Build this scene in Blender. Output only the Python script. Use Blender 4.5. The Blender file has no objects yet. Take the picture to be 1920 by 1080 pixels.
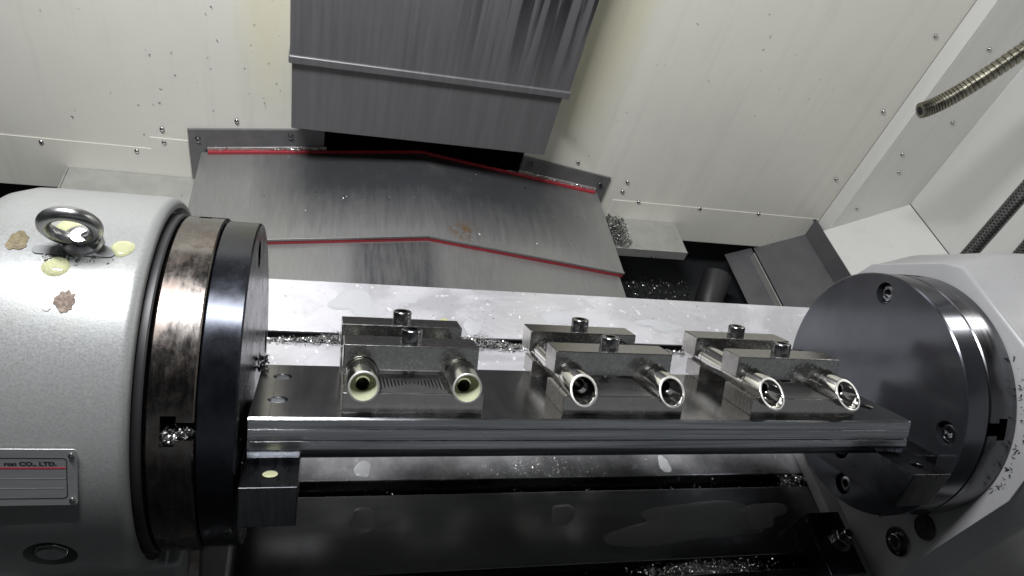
import bpy, bmesh, math, random
from mathutils import Vector, Matrix
random.seed(7)
S = bpy.context.scene
COL = S.collection

# ------------------------------------------------------------------ camera, world, lamps, exposure
cam = bpy.data.objects.new("camera", bpy.data.cameras.new("camera"))
COL.objects.link(cam)
cam.location = (-0.1585, -0.3523, 0.4959)
cam.rotation_euler = (0.7666, -0.2290, -0.1429)
cam.data.sensor_width = 36
cam.data.lens = 1333.4 / 1920 * 36
cam.data.clip_start = 0.01
cam.data.clip_end = 50
S.camera = cam
S.render.resolution_x, S.render.resolution_y = 1024, 576

W = bpy.data.worlds.new("World")
S.world = W
W.use_nodes = True
W.node_tree.nodes["Background"].inputs[0].default_value = (0.86, 0.93, 1.0, 1)
W.node_tree.nodes["Background"].inputs[1].default_value = 0.022

def area(name, loc, target, sx, sy, power, col=(1, 1, 1)):
    l = bpy.data.lights.new(name, 'AREA')
    l.shape = 'RECTANGLE'
    l.size, l.size_y, l.energy, l.color = sx, sy, power, col
    o = bpy.data.objects.new(name, l)
    COL.objects.link(o)
    o.location = loc
    d = Vector(target) - Vector(loc)
    o.rotation_euler = d.to_track_quat('-Z', 'Y').to_euler()
    return o
area("lamp_over_table", (-0.42, 0.17, 1.06), (-0.05, 0.80, -0.10), 0.55, 0.09, 26.0, (0.98, 0.985, 1.0))
area("lamp_right_wall", (1.10, 0.34, 0.72), (0.25, -0.15, -0.1), 0.12, 0.36, 2.6, (1.0, 0.99, 0.95))
area("front_fill_light", (0.70, -2.0, 0.80), (0.15, 0.0, 0.0), 3.4, 1.0, 2.2, (0.92, 0.96, 1.0))  # added soft fill for the front faces, standing in for room light
S.view_settings.view_transform = 'Standard'
S.view_settings.look = 'None'
S.view_settings.exposure = 0.0
S.view_settings.gamma = 1.0

# ------------------------------------------------------------------ fixture frame (indexed about the rotary axis)
TH = 0.6186
def F2W(x, d, n):
    return Vector((x, d * math.cos(TH) + n * math.sin(TH), -d * math.sin(TH) + n * math.cos(TH)))

# ------------------------------------------------------------------ material helpers
class NT:
    def __init__(s, name):
        s.m = bpy.data.materials.new(name)
        s.m.use_nodes = True
        s.t = s.m.node_tree
        s.b = s.t.nodes["Principled BSDF"]
        s.co = s.t.nodes.new("ShaderNodeTexCoord").outputs["Object"]
    def n(s, typ, **kw):
        nd = s.t.nodes.new(typ)
        for k, v in kw.items():
            if k.startswith("i_"):
                k2 = k[2:]
                inp = nd.inputs[int(k2)] if k2.isdigit() else nd.inputs[k2.replace("_", " ")]
                if isinstance(v, bpy.types.NodeSocket): s.t.links.new(v, inp)
                else: inp.default_value = v
            else: setattr(nd, k, v)
        return nd
    def link(s, a, b): s.t.links.new(a, b)
    def scaled(s, sc, rot=(0, 0, 0)):
        return s.n("ShaderNodeMapping", i_0=s.co, i_Scale=sc, i_Rotation=rot).outputs[0]
    def noise(s, scale, detail=6, rough=.6, vec=None, dist=0.0):
        return s.n("ShaderNodeTexNoise", i_Vector=vec or s.co, i_Scale=scale, i_Detail=detail, i_Roughness=rough, i_Distortion=dist).outputs[0]
    def ramp(s, fac, stops):
        r = s.n("ShaderNodeValToRGB", i_0=fac)
        e = r.color_ramp.elements
        while len(e) < len(stops): e.new(.5)
        for el, (p, c) in zip(e, stops):
            el.position = p
            el.color = c if len(c) == 4 else (*c, 1)
        return r.outputs[0]
    def rampf(s, fac, p0, p1, v0=0., v1=1.):
        return s.n("ShaderNodeMapRange", i_0=fac, i_1=p0, i_2=p1, i_3=v0, i_4=v1).outputs[0]
    def mix(s, fac, a, b, typ='MIX'):
        nd = s.n("ShaderNodeMix", data_type='RGBA', blend_type=typ)
        for v, i in ((fac, 0), (a, 6), (b, 7)):
            if isinstance(v, bpy.types.NodeSocket): s.t.links.new(v, nd.inputs[i])
            else: nd.inputs[i].default_value = v if i == 0 or len(v) == 4 else (*v, 1)
        return nd.outputs[2]
    def math(s, op, a, b=0.0, c=0.0):
        nd = s.n("ShaderNodeMath", operation=op)
        for i, v in enumerate((a, b, c)):
            if isinstance(v, bpy.types.NodeSocket): s.t.links.new(v, nd.inputs[i])
            else: nd.inputs[i].default_value = v
        return nd.outputs[0]
    def xyz(s):
        return s.n("ShaderNodeSeparateXYZ", i_0=s.co).outputs
    def bump(s, h, strength=.3, dist=.001, normal=None):
        nd = s.n("ShaderNodeBump", i_Strength=strength, i_Distance=dist, i_Height=h)
        if normal: s.t.links.new(normal, nd.inputs["Normal"])
        return nd.outputs[0]
    def out(s, color=None, rough=None, metal=None, normal=None, **kw):
        for k, v in (("Base Color", color), ("Roughness", rough), ("Metallic", metal), ("Normal", normal)):
            if v is None: continue
            if isinstance(v, bpy.types.NodeSocket): s.t.links.new(v, s.b.inputs[k])
            else: s.b.inputs[k].default_value = (*v, 1) if isinstance(v, tuple) and len(v) == 3 else v
        for k, v in kw.items(): s.b.inputs[k.replace("_", " ")].default_value = v
        return s.m

M = {}
def paint(name, col, dirt=.25, rough=.42, stain=False, flake=False):
    t = NT(name)
    g = t.noise(3.5, 8, .65)
    g2 = t.noise(40, 6, .7)
    c = t.mix(t.rampf(g, .35, .75, 0, dirt), col, tuple(x * .72 for x in col))
    if stain:   # yellowish coolant tide marks beside the column cover
        x, y, z = t.xyz()
        wob = t.math('MULTIPLY', t.math('SUBTRACT', t.noise(9, 4, .6, t.scaled((1, 1, .25))), .5), .05)
        xx = t.math('ADD', x, wob)
        a = t.math('MULTIPLY', t.rampf(t.math('ABSOLUTE', t.math('ADD', xx, .262)), .0, .06, 1, 0), t.rampf(z, -.33, .02, 0, 1))
        b = t.math('MULTIPLY', t.rampf(t.math('ABSOLUTE', t.math('SUBTRACT', xx, .30)), .0, .10, 1, 0), t.rampf(z, -.36, .02, 0, 1))
        f = t.math('MINIMUM', t.math('ADD', a, b), .45)
        c = t.mix(f, c, (.74, .70, .42))
    run = t.noise(1.0, 5, .65, t.scaled((26, 26, 1.6)))
    c = t.mix(t.rampf(run, .52, .72, 0, .28), c, tuple(x * .70 for x in col))
    sp = t.rampf(t.noise(150, 3, .6), .70, .76, 0, .5)
    c = t.mix(sp, c, tuple(x * .55 for x in col))
    nrm = t.bump(t.noise(420 if flake else 260, 3, .6), .22 if flake else .06, .0006)
    M[name] = t.out(c, t.rampf(g2, .3, .7, rough - .08, rough + .1), 0.0, nrm)
paint("wall_paint", (.80, .79, .715), .3, .38, stain=True)
paint("panel_paint", (.72, .715, .69), .2, .40)
paint("tail_paint", (.36, .36, .365), .35, .35)

def hammered():
    t = NT("silver_paint")
    fl = t.n("ShaderNodeTexVoronoi", i_Vector=t.co, i_Scale=1500.0).outputs[0]
    n2 = t.noise(700, 4, .7)
    c = t.mix(t.rampf(n2, .36, .66), (.255, .262, .26), (.315, .322, .32))
    c = t.mix(t.rampf(fl, .0, .35, .25, 0), c, (.50, .51, .49))
    c = t.mix(t.rampf(t.noise(14, 6, .7), .52, .75, 0, .35), c, (.27, .27, .235))
    c = t.mix(t.rampf(t.noise(5, 7, .7, dist=.5), .50, .72, 0, .4), c, (.20, .20, .185))
    M["silver_paint"] = t.out(c, t.rampf(n2, .3, .7, .3, .48), .25, t.bump(n2, .14, .0005))
hammered()

def steel(name, c0, c1, rough=(.18, .38), streak=None, scale=60, bump=.05, rust=0.0, metal=1.0, blotch=0.0, bscale=30):
    t = NT(name)
    vec = t.scaled(streak) if streak else t.co
    a = t.noise(scale, 8, .65, vec)
    c = t.mix(t.rampf(a, .3, .7), c0, c1)
    if blotch:
        bl = t.noise(bscale, 8, .72, dist=.6)
        c = t.mix(t.rampf(bl, .45, .62, 0, blotch), c, tuple(x * .30 for x in c0))
    r = t.rampf(a, .3, .7, rough[0], rough[1])
    if rust:
        k = t.noise(38, 9, .75, dist=.4)
        f = t.rampf(k, .46, .66, 0, rust)
        c = t.mix(f, c, (.095, .055, .038))
        r = t.math('ADD', r, t.math('MULTIPLY', f, .3))
    M[name] = t.out(c, r, metal, t.bump(a, bump, .0008))
steel("table_steel", (.50, .50, .52), (.66, .66, .68), (.26, .46), (1, 8, 1), 30, .04, metal=.75)
steel("plate_steel", (.42, .42, .43), (.52, .52, .53), (.14, .24), (6, .8, 1), 16, .012, blotch=.2, bscale=14)
steel("plate_side", (.16, .17, .18), (.62, .63, .65), (.16, .32), (.25, 1, 11), 26, .10)
steel("clamp_steel", (.40, .385, .37), (.50, .485, .47), (.18, .30), (3, 26, 3), 30, .03, blotch=.06, bscale=200)
steel("clamp_front", (.34, .34, .33), (.46, .46, .445), (.14, .30), None, 500, .04, blotch=.28, bscale=330)
steel("tube_steel", (.74, .73, .70), (.86, .85, .82), (.05, .13), (40, 1, 40), 30, .02)
steel("tube_steel_dull", (.50, .50, .46), (.66, .66, .60), (.14, .28), (40, 1, 40), 30, .03)
steel("tube_rim", (.88, .87, .83), (.94, .93, .90), (.40, .55), None, 60, .02)
steel("ring_steel", (.115, .106, .100), (.19, .176, .166), (.16, .30), (3, 1, 1), 70, .05, rust=.6)
steel("ring_steel_clean", (.11, .112, .122), (.17, .172, .182), (.14, .28), (22, 1, 1), 30, .04)
steel("black_oxide", (.018, .020, .026), (.040, .043, .052), (.18, .32), (1, 1, 1), 42, .04, metal=.85)
steel("disc_oxide", (.085, .089, .105), (.15, .155, .172), (.11, .24), (1, 1, 1), 9, .03, metal=.85)
steel("block_steel", (.055, .058, .064), (.10, .102, .11), (.22, .36), (8, 1, 1), 30, .05)
steel("bolt_oxide", (.22, .222, .23), (.32, .322, .33), (.16, .30), None, 200, .03)
steel("column_sheet", (.195, .19, .198), (.24, .234, .243), (.36, .50), (14, 1, .6), 8, .02, metal=.55)
steel("flange_sheet", (.15, .145, .15), (.20, .195, .20), (.38, .52), None, 40, .03, metal=.4)
steel("ledge_sheet", (.46, .46, .44), (.58, .58, .56), (.25, .40), None, 25, .03, metal=.6)
steel("chute_sheet", (.115, .112, .12), (.155, .15, .158), (.36, .50), None, 20, .02, metal=.35)
steel("screw_steel", (.40, .40, .395), (.56, .56, .55), (.15, .30), None, 200, .05)
steel("chip_metal", (.68, .69, .70), (.92, .92, .90), (.12, .26), None, 90, .05)
steel("chip_dark", (.07, .075, .07), (.30, .31, .29), (.20, .40), None, 160, .05)
steel("braid_steel", (.22, .22, .215), (.36, .36, .35), (.25, .40), None, 300, .05)
steel("hose_steel", (.20, .19, .15), (.36, .345, .28), (.22, .40), None, 60, .08)
steel("eyebolt_steel", (.36, .36, .365), (.48, .48, .485), (.26, .40), None, 120, .04)
steel("aluminium_label", (.50, .50, .50), (.60, .60, .60), (.35, .48), (1, 40, 1), 40, .02, metal=.8)

def simple(name, col, rough=.5, metal=0.0, **kw):
    t = NT(name)
    a = t.noise(80, 5, .6)
    M[name] = t.out(t.mix(t.rampf(a, .35, .7), tuple(x * .82 for x in col), col), rough, metal, t.bump(a, .05, .0005), **kw)
simple("red_rubber", (.46, .035, .05), .45)
simple("dark_seal", (.03, .03, .033), .45)
simple("void_dark", (.012, .012, .014), .8)
simple("bed_dark", (.02, .021, .023), .45)
simple("dark_rubber", (.018, .018, .02), .5)
simple("swarf_black", (.045, .05, .045), .3, .7)
simple("ink", (.015, .015, .02), .6)
simple("red_ink", (.42, .03, .06), .5)
simple("grey_ink", (.22, .23, .23), .5)
simple("dried_glue", (.74, .73, .70), .6)

def rust_patch():
    t = NT("bare_iron_patch")
    a = t.noise(420, 8, .75)
    c = t.ramp(a, [(.32, (.06, .045, .035)), (.52, (.20, .15, .12)), (.72, (.42, .35, .30))])
    M["bare_iron_patch"] = t.out(c, .6, .2, t.bump(a, .6, .001))
rust_patch()
def brown_patch():
    t = NT("brown_patch")
    a = t.noise(300, 8, .75)
    c = t.ramp(a, [(.3, (.05, .04, .02)), (.55, (.17, .135, .07)), (.75, (.34, .29, .20))])
    M["brown_patch"] = t.out(c, .35, 0, t.bump(a, .5, .001))
brown_patch()

def coolant(name, col, alpha=.55):
    t = NT(name)
    t.out(col, .04, 0.0, None, IOR=1.34)
    t.b.inputs["Transmission Weight"].default_value = alpha
    t.b.inputs["Specular IOR Level"].default_value = .7
    M[name] = t.m
simple("wet_bore", (.47, .49, .34), .10)
coolant("coolant_yellow", (.84, .85, .56), .60)
coolant("coolant_milky", (.80, .81, .83), .50)
coolant("coolant_film", (.55, .57, .55), .86)

def gable_sheet():
    t = NT("gable_sheet")
    br = t.noise(26, 8, .65, t.scaled((12, 1, 1)))
    c = t.mix(t.rampf(br, .3, .7), (.26, .26, .257), (.315, .315, .309))
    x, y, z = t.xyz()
    # column's shade painted dark into the sheet, with oily streaks running forward
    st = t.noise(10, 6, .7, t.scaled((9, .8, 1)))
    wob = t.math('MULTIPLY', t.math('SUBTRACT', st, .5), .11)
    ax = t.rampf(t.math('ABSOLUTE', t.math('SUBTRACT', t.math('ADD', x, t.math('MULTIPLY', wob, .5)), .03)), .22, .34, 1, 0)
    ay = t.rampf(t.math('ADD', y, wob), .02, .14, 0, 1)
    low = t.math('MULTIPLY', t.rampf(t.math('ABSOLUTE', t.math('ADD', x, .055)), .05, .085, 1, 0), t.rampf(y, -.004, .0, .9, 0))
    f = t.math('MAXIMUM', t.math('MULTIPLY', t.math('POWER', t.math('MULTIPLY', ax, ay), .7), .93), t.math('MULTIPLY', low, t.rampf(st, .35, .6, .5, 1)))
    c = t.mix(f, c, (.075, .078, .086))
    rs = t.noise(48, 7, .7)
    spot = t.math('MULTIPLY', t.rampf(t.n("ShaderNodeVectorMath", operation='DISTANCE', i_0=t.co, i_1=(.070, .028, -.013)).outputs["Value"], .0, .042, 1, 0), t.rampf(rs, .48, .62, 0, 1.6))
    c = t.mix(t.math('MINIMUM', spot, .8), c, (.22, .13, .06))
    c = t.mix(t.rampf(t.noise(7, 6, .7), .5, .75, 0, .35), c, (.30, .30, .27))
    M["gable_sheet"] = t.out(c, t.rampf(br, .3, .7, .30, .44), .55, t.bump(br, .04, .0006))
gable_sheet()

def column_streaked():
    t = NT("column_streaked")
    br = t.noise(8, 7, .65, t.scaled((14, 1, .5)))
    c = t.mix(t.rampf(br, .3, .7), (.185, .18, .188), (.24, .234, .243))
    x, y, z = t.xyz()
    st = t.noise(1.0, 3, .6, t.scaled((70, 1, 2.2)))
    reg = t.math('MULTIPLY', t.rampf(x, .00, .10, 0, 1), t.rampf(t.math('ADD', z, t.math('MULTIPLY', st, .12)), .20, .38, 0, 1))
    f = t.math('MULTIPLY', t.rampf(st, .47, .54, 0, .95), reg)
    c = t.mix(f, c, (.035, .034, .038))
    M["column_streaked"] = t.out(c, t.rampf(br, .3, .7, .34, .48), .55, t.bump(br, .03, .0006))
column_streaked()

def milled():   # concentric rectangular cutter paths on the top of the base blocks
    t = NT("milled_pocket")
    x, y, z = t.xyz()
    d = t.math('MAXIMUM', t.math('ABSOLUTE', t.math('MULTIPLY', x, .62)), t.math('ABSOLUTE', y))
    w = t.math('SINE', t.math('MULTIPLY', d, 3800))
    c = t.mix(t.rampf(w, -1, 1), (.34, .34, .35), (.52, .52, .53))
    M["milled_pocket"] = t.out(c, t.rampf(w, -1, 1, .2, .4), 1.0, t.bump(w, .3, .0003))
milled()

def table_mat():
    t = NT("table_wet")
    br = t.noise(14, 7, .65, t.scaled((1, 10, 1)))
    c = t.mix(t.rampf(br, .3, .7), (.20, .205, .205), (.28, .285, .285))
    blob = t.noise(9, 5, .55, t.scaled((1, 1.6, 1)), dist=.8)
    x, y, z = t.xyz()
    cover = t.rampf(t.math('ADD', y, t.math('MULTIPLY', t.math('SUBTRACT', t.noise(16, 5, .6), .5), .10)), -.012, .055, 0, 1)  # coolant film only towards the back, also painting the lit strip pale
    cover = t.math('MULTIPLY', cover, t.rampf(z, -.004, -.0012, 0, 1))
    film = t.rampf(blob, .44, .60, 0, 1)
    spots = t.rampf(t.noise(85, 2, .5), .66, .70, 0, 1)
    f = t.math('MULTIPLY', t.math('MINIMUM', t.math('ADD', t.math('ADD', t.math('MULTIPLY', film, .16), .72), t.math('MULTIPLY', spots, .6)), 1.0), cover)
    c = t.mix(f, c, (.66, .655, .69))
    gr = t.rampf(t.noise(30, 8, .7), .56, .74, 0, .5)
    c = t.mix(gr, c, (.36, .34, .31))
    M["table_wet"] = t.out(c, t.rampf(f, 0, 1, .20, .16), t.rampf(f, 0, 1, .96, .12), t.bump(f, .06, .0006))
table_mat()

# ------------------------------------------------------------------ geometry helpers
def tag(o, label=None, cat=None, group=None, kind=None):
    if label: o["label"] = label
    if cat: o["category"] = cat
    if group: o["group"] = group
    if kind: o["kind"] = kind
    return o
def mesh_obj(name, verts, faces, mat, parent=None, smooth=None, loc=None, rot=None, bevel=0, seg=2):
    me = bpy.data.meshes.new(name)
    me.from_pydata([tuple(v) for v in verts], [], faces)
    me.validate()
    bm = bmesh.new(); bm.from_mesh(me)
    bmesh.ops.recalc_face_normals(bm, faces=bm.faces)
    bm.to_mesh(me); bm.free()
    o = bpy.data.objects.new(name, me)
    COL.objects.link(o)
    if mat: me.materials.append(M[mat])
    if parent: o.parent = parent
    if loc is not None: o.location = loc
    if rot is not None: o.rotation_euler = rot
    if smooth:
        me.polygons.foreach_set("use_smooth", [True] * len(me.polygons))
        me.set_sharp_from_angle(angle=math.radians(smooth))
    if bevel:
        b = o.modifiers.new("bevel", 'BEVEL')
        b.width, b.segments, b.limit_method, b.angle_limit = bevel, seg, 'ANGLE', math.radians(40)
        b.harden_normals = True
        me.polygons.foreach_set("use_smooth", [True] * len(me.polygons))
        me.set_sharp_from_angle(angle=math.radians(35))
    return o
def empty(name, loc=(0, 0, 0), rot=(0, 0, 0)):
    o = bpy.data.objects.new(name, None)
    COL.objects.link(o)
    o.location, o.rotation_euler = loc, rot
    o.empty_display_size = .02
    return o
def boxdata(x0, x1, y0, y1, z0, z1):
    v = [(x, y, z) for z in (z0, z1) for y in (y0, y1) for x in (x0, x1)]
    f = [(0, 2, 3, 1), (4, 5, 7, 6), (0, 1, 5, 4), (2, 6, 7, 3), (0, 4, 6, 2), (1, 3, 7, 5)]
    return v, f
def box(name, x0, x1, y0, y1, z0, z1, mat, parent=None, bevel=.0006, **kw):
    v, f = boxdata(x0, x1, y0, y1, z0, z1)
    return mesh_obj(name, v, f, mat, parent, bevel=bevel, **kw)
def prism(name, poly, a0, a1, axis, mat, parent=None, bevel=0, smooth=None, **kw):
    """poly of 2D points extruded along axis: 'x' -> (y,z), 'y' -> (x,z), 'z' -> (x,y)"""
    def p3(q, a):
        return {'x': (a, q[0], q[1]), 'y': (q[0], a, q[1]), 'z': (q[0], q[1], a)}[axis]
    n = len(poly)
    v = [p3(q, a0) for q in poly] + [p3(q, a1) for q in poly]
    f = [tuple(range(n)), tuple(range(n, 2 * n))] + [(i, (i + 1) % n, n + (i + 1) % n, n + i) for i in range(n)]
    return mesh_obj(name, v, f, mat, parent, smooth=smooth, bevel=bevel, **kw)
def lathe(name, prof, mat, parent=None, axis='x', segs=96, smooth=32, closed=False, **kw):
    """prof [(a, r)] revolved about an axis; ends are capped when r reaches 0"""
    v, f, rings = [], [], []
    for a, r in prof:
        if r < 1e-7:
            rings.append([len(v)]); v.append((a, 0, 0))
        else:
            rings.append(list(range(len(v), len(v) + segs)))
            v += [(a, r * math.cos(2 * math.pi * i / segs), r * math.sin(2 * math.pi * i / segs)) for i in range(segs)]
    pairs = list(zip(rings, rings[1:]))
    if closed: pairs.append((rings[-1], rings[0]))
    for A, B in pairs:
        for i in range(segs):
            j = (i + 1) % segs
            if len(A) == 1 and len(B) == 1: break
            if len(A) == 1: f.append((A[0], B[i], B[j]))
            elif len(B) == 1: f.append((A[i], B[0], A[j]))
            else: f.append((A[i], B[i], B[j], A[j]))
    if axis == 'z': v = [(y, z, x) for x, y, z in v]
    if axis == 'y': v = [(z, x, y) for x, y, z in v]
    return mesh_obj(name, v, f, mat, parent, smooth=smooth, **kw)
def tube_path(name, pts, r, mat, parent=None, segs=16, caps=True, rfun=None):
    pts = [Vector(p) for p in pts]
    v, f = [], []
    up = Vector((0.12, .3, 1)).normalized()
    for i, p in enumerate(pts):
        t = (pts[min(i + 1, len(pts) - 1)] - pts[max(i - 1, 0)]).normalized()
        a = t.cross(up).normalized(); b = a.cross(t)
        rr = rfun(i) if rfun else r
        v += [p + rr * (math.cos(2 * math.pi * k / segs) * a + math.sin(2 * math.pi * k / segs) * b) for k in range(segs)]
    for i in range(len(pts) - 1):
        for k in range(segs):
            f.append((i * segs + k, i * segs + (k + 1) % segs, (i + 1) * segs + (k + 1) % segs, (i + 1) * segs + k))
    if caps: f += [tuple(range(segs)), tuple(range((len(pts) - 1) * segs, len(pts) * segs))]
    return mesh_obj(name, v, f, mat, parent, smooth=40)
def cut(o, cutters):
    """apply boolean cuts, then delete the cutter meshes"""
    for c in cutters:
        m = o.modifiers.new("cut", 'BOOLEAN')
        m.operation, m.object, m.solver = 'DIFFERENCE', c, 'EXACT'
    bpy.context.view_layer.update()
    dg = bpy.context.evaluated_depsgraph_get()
    me = bpy.data.meshes.new_from_object(o.evaluated_get(dg))
    o.modifiers.clear()
    o.data = me
    me.polygons.foreach_set("use_smooth", [True] * len(me.polygons))
    me.set_sharp_from_angle(angle=math.radians(30))
    for c in cutters: bpy.data.objects.remove(c)
def cylx(x0, x1, y, z, r, segs=32):
    o = lathe("cutter", [(x0, 0), (x0, r), (x1, r), (x1, 0)], None, segs=segs)
    o.location = (0, y, z)
    return o
def hexpoly(r, a0=0.0):
    return [(r * math.cos(a0 + i * math.pi / 3), r * math.sin(a0 + i * math.pi / 3)) for i in range(6)]
def dup(root, loc=None, rot=None):
    r = root.copy(); COL.objects.link(r)
    if loc is not None: r.location = loc
    if rot is not None: r.rotation_euler = rot
    for ch in [o for o in bpy.data.objects if o.parent == root]:
        c = ch.copy(); COL.objects.link(c); c.parent = r
        for g in [o for o in bpy.data.objects if o.parent == ch]:
            d = g.copy(); COL.objects.link(d); d.parent = c
    return r
def socket_head(name, r, h, mat, parent=None, axis='z', bore=.52, depth=.6):
    """socket head cap screw head: knurled-looking rim, chamfer and a hexagonal socket"""
    segs = 36
    v, f = [], []
    rings = [(0, r), (h * .86, r), (h * .95, r * .955), (h, r * .88)]
    for z, rr in rings:
        v += [(rr * math.cos(2 * math.pi * i / segs), rr * math.sin(2 * math.pi * i / segs), z) for i in range(segs)]
    for k in range(len(rings) - 1):
        for i in range(segs):
            j = (i + 1) % segs
            f.append((k * segs + i, k * segs + j, (k + 1) * segs + j, (k + 1) * segs + i))
    # hexagonal socket sampled with the same count
    def hexr(a):
        a = (a % (math.pi / 3)) - math.pi / 6
        return r * bore / math.cos(a)
    base = len(v)
    for z in (h, h * (1 - depth)):
        v += [(hexr(2 * math.pi * i / segs) * math.cos(2 * math.pi * i / segs), hexr(2 * math.pi * i / segs) * math.sin(2 * math.pi * i / segs), z) for i in range(segs)]
    for i in range(segs):
        j = (i + 1) % segs
        f.append(((len(rings) - 1) * segs + i, (len(rings) - 1) * segs + j, base + j, base + i))
        f.append((base + i, base + j, base + segs + j, base + segs + i))
    f.append(tuple(base + segs + i for i in range(segs)))
    if axis == 'x-': v = [(-z, y, x) for x, y, z in v]
    if axis == 'y-': v = [(x, -z, y) for x, y, z in v]
    return mesh_obj(name, v, f, mat, parent, smooth=35)

def chips(name, n, place, size, mat, label, cat="chips", parent=None):
    """a heap of small curled swarf: place() returns (point, lift direction)"""
    v, f = [], []
    for _ in range(n):
        p, s = Vector(place()), random.uniform(*size)
        ax = Vector((random.gauss(0, 1), random.gauss(0, 1), random.gauss(0, .7))).normalized()
        sd = ax.orthogonal().normalized()
        sd.rotate(Matrix.Rotation(random.uniform(0, 6.28), 3, ax))
        up = ax.cross(sd)
        curl, wd = random.uniform(.5, 3.6), s * random.uniform(.12, .3)
        b = len(v); K = 5
        rad = s / max(curl, .3)
        for k in range(K):
            a = curl * (k / (K - 1) - .5)
            q = p + ax * (rad * math.sin(a)) + up * (rad * (1 - math.cos(a))) + sd * (wd * .8 * (k / (K - 1)))
            v += [q - sd * wd * .5, q + sd * wd * .5]
        f += [(b + 2 * k, b + 2 * k + 1, b + 2 * k + 3, b + 2 * k + 2) for k in range(K - 1)]
    me = bpy.data.meshes.new(name)
    me.from_pydata([tuple(q) for q in v], [], f)
    o = bpy.data.objects.new(name, me); COL.objects.link(o)
    me.materials.append(M[mat])
    if parent: o.parent = parent
    o["kind"] = "stuff"
    if not parent: tag(o, label, cat)
    return o
def puddle(name, loc, rx, ry, h, mat, label, cat="puddle", group=None, rot=(0, 0, 0), seed=0, wob=.12):
    rnd = random.Random(seed)
    ph = [(rnd.uniform(0, 6.28), rnd.uniform(.3, 1)) for _ in range(4)]
    segs, rings = 40, 6
    v, f = [(0, 0, h)], []
    for k in range(1, rings + 1):
        t = k / rings
        for i in range(segs):
            a = 2 * math.pi * i / segs
            w = 1 + wob * sum(am * math.sin((m + 2) * a + p) / (m + 1.5) for m, (p, am) in enumerate(ph))
            v.append((rx * t * w * math.cos(a), ry * t * w * math.sin(a), h * math.sqrt(max(0, 1 - t ** 2.6)) if k < rings else 0))
    for i in range(segs): f.append((0, 1 + i, 1 + (i + 1) % segs))
    for k in range(rings - 1):
        for i in range(segs):
            a, b = 1 + k * segs, 1 + (k + 1) * segs
            f.append((a + i, b + i, b + (i + 1) % segs, a + (i + 1) % segs))
    f.append(tuple(1 + (rings - 1) * segs + i for i in range(segs)))
    o = mesh_obj(name, v, f, mat, None, smooth=60, loc=loc, rot=rot)
    return tag(o, label, cat, group)

# ------------------------------------------------------------------ setting: enclosure
YW = 0.796
bw = empty("back_wall", (0, YW, 0)); tag(bw, kind="structure")
def wallbox(name, x0, x1, z0, z1, y0=0.0, t=.004, mat="wall_paint", bev=.0008):
    return box(name, x0, x1, y0, y0 + t, z0, z1, mat, bw, bevel=bev)
wallbox("panel", -1.15, -.18, -.512, .62)
wallbox("panel", .225, .988, -.523, .62)
wallbox("panel", -.18, .225, -.60, -.37)
# overlapping lower sheets
prism("lower_panel", [(-1.15, -.398), (-.4705, -.398), (-.4705, -.372), (-.406, -.372), (-.406, -.508), (-1.15, -.5135)], -.0016, -.0001, 'y', "wall_paint", bw, bevel=.0006)
prism("lower_panel", [(.452, -.4175), (.986, -.4195), (.986, -.5205), (.452, -.5205)], -.0016, -.0001, 'y', "wall_paint", bw, bevel=.0006)
scr = None
for (x, z) in [(-.3197, -.317), (-.4475, -.3516), (-.4471, -.3808), (-.6499, -.4061), (-.4956, -.4063), (.4664, -.3653), (.465, -.3922),
               (.5126, -.4174), (.6655, -.4195), (.8182, -.4192), (.972, -.4212), (.3424, -.3277), (.955, .05), (.955, -.12), (.955, -.30)]:
    if scr is None:
        scr = lathe("screw", [(.0, .0042), (-.0016, .0040), (-.0030, .0026), (-.0036, .0)], "screw_steel", bw, axis='y', segs=20, smooth=50)
        s0 = scr
    else:
        s0 = scr.copy(); COL.objects.link(s0)
    s0.location = (x, -.0012, z)
# black backing behind the opening, its darkness put into the colour
box("machine_column", -.30, .36, .98, 1.2, -.6, 1.3, "void_dark", bevel=0)["kind"] = "structure"

# right-hand step, grey panel and side wall
rw = empty("right_wall", (1.1482, .75, 0)); tag(rw, kind="structure")
def rbox(name, x0, x1, y0, y1, z0, z1, mat="panel_paint"):
    return box(name, x0 - 1.1482, x1 - 1.1482, y0 - .75, y1 - .75, z0, z1, mat, rw, bevel=.0008)
rbox("step_panel", .988, .992, .7537, .7958, -.445, .62)
prism("grey_panel", [(.9925 - 1.1482, -.4125), (-.0005, -.3205), (-.0005, .62), (.9925 - 1.1482, .62)], .0037, .0077, 'y', "panel_paint", rw, bevel=.0008)
rbox("side_panel", 1.1482, 1.1522, -.60, .7575, -.3175, .62)
for (x, y, z) in [(1.02, .7537, -.345), (1.03, .7537, -.19), (1.09, .7537, -.10), (1.045, .7537, .06), (1.055, .7537, -.235)]:
    s0 = scr.copy(); COL.objects.link(s0); s0.parent = rw; s0.location = (x - 1.1482, y - .75 - .0002, z)
ch = empty("chute", (.98, .6, -.42)); tag(ch, kind="structure")
def sheet(name, poly_xz, y0, y1, t, mat, parent, off):
    """a folded sheet: open xz polyline given thickness t downwards"""
    p = [(x - off[0], z - off[2]) for x, z in poly_xz]
    q = [(x + t * .45, z - t) for x, z in p][::-1]
    return prism(name, p + q, y0 - off[1], y1 - off[1], 'y', mat, parent, bevel=.0006)
O = (.98, .6, -.42)
sheet("sloped_panel", [(1.147, -.3182), (.975, -.4190)], -.60, .7535, .003, "panel_paint", ch, O)
box("upright_panel", -.0050, -.0015, -1.2, .195, -.052, -.0005, "chute_sheet", ch, bevel=.0006)
sheet("dark_panel", [(.9765, -.4695), (.862, -.527)], -.60, .7955, .003, "chute_sheet", ch, O)
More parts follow.
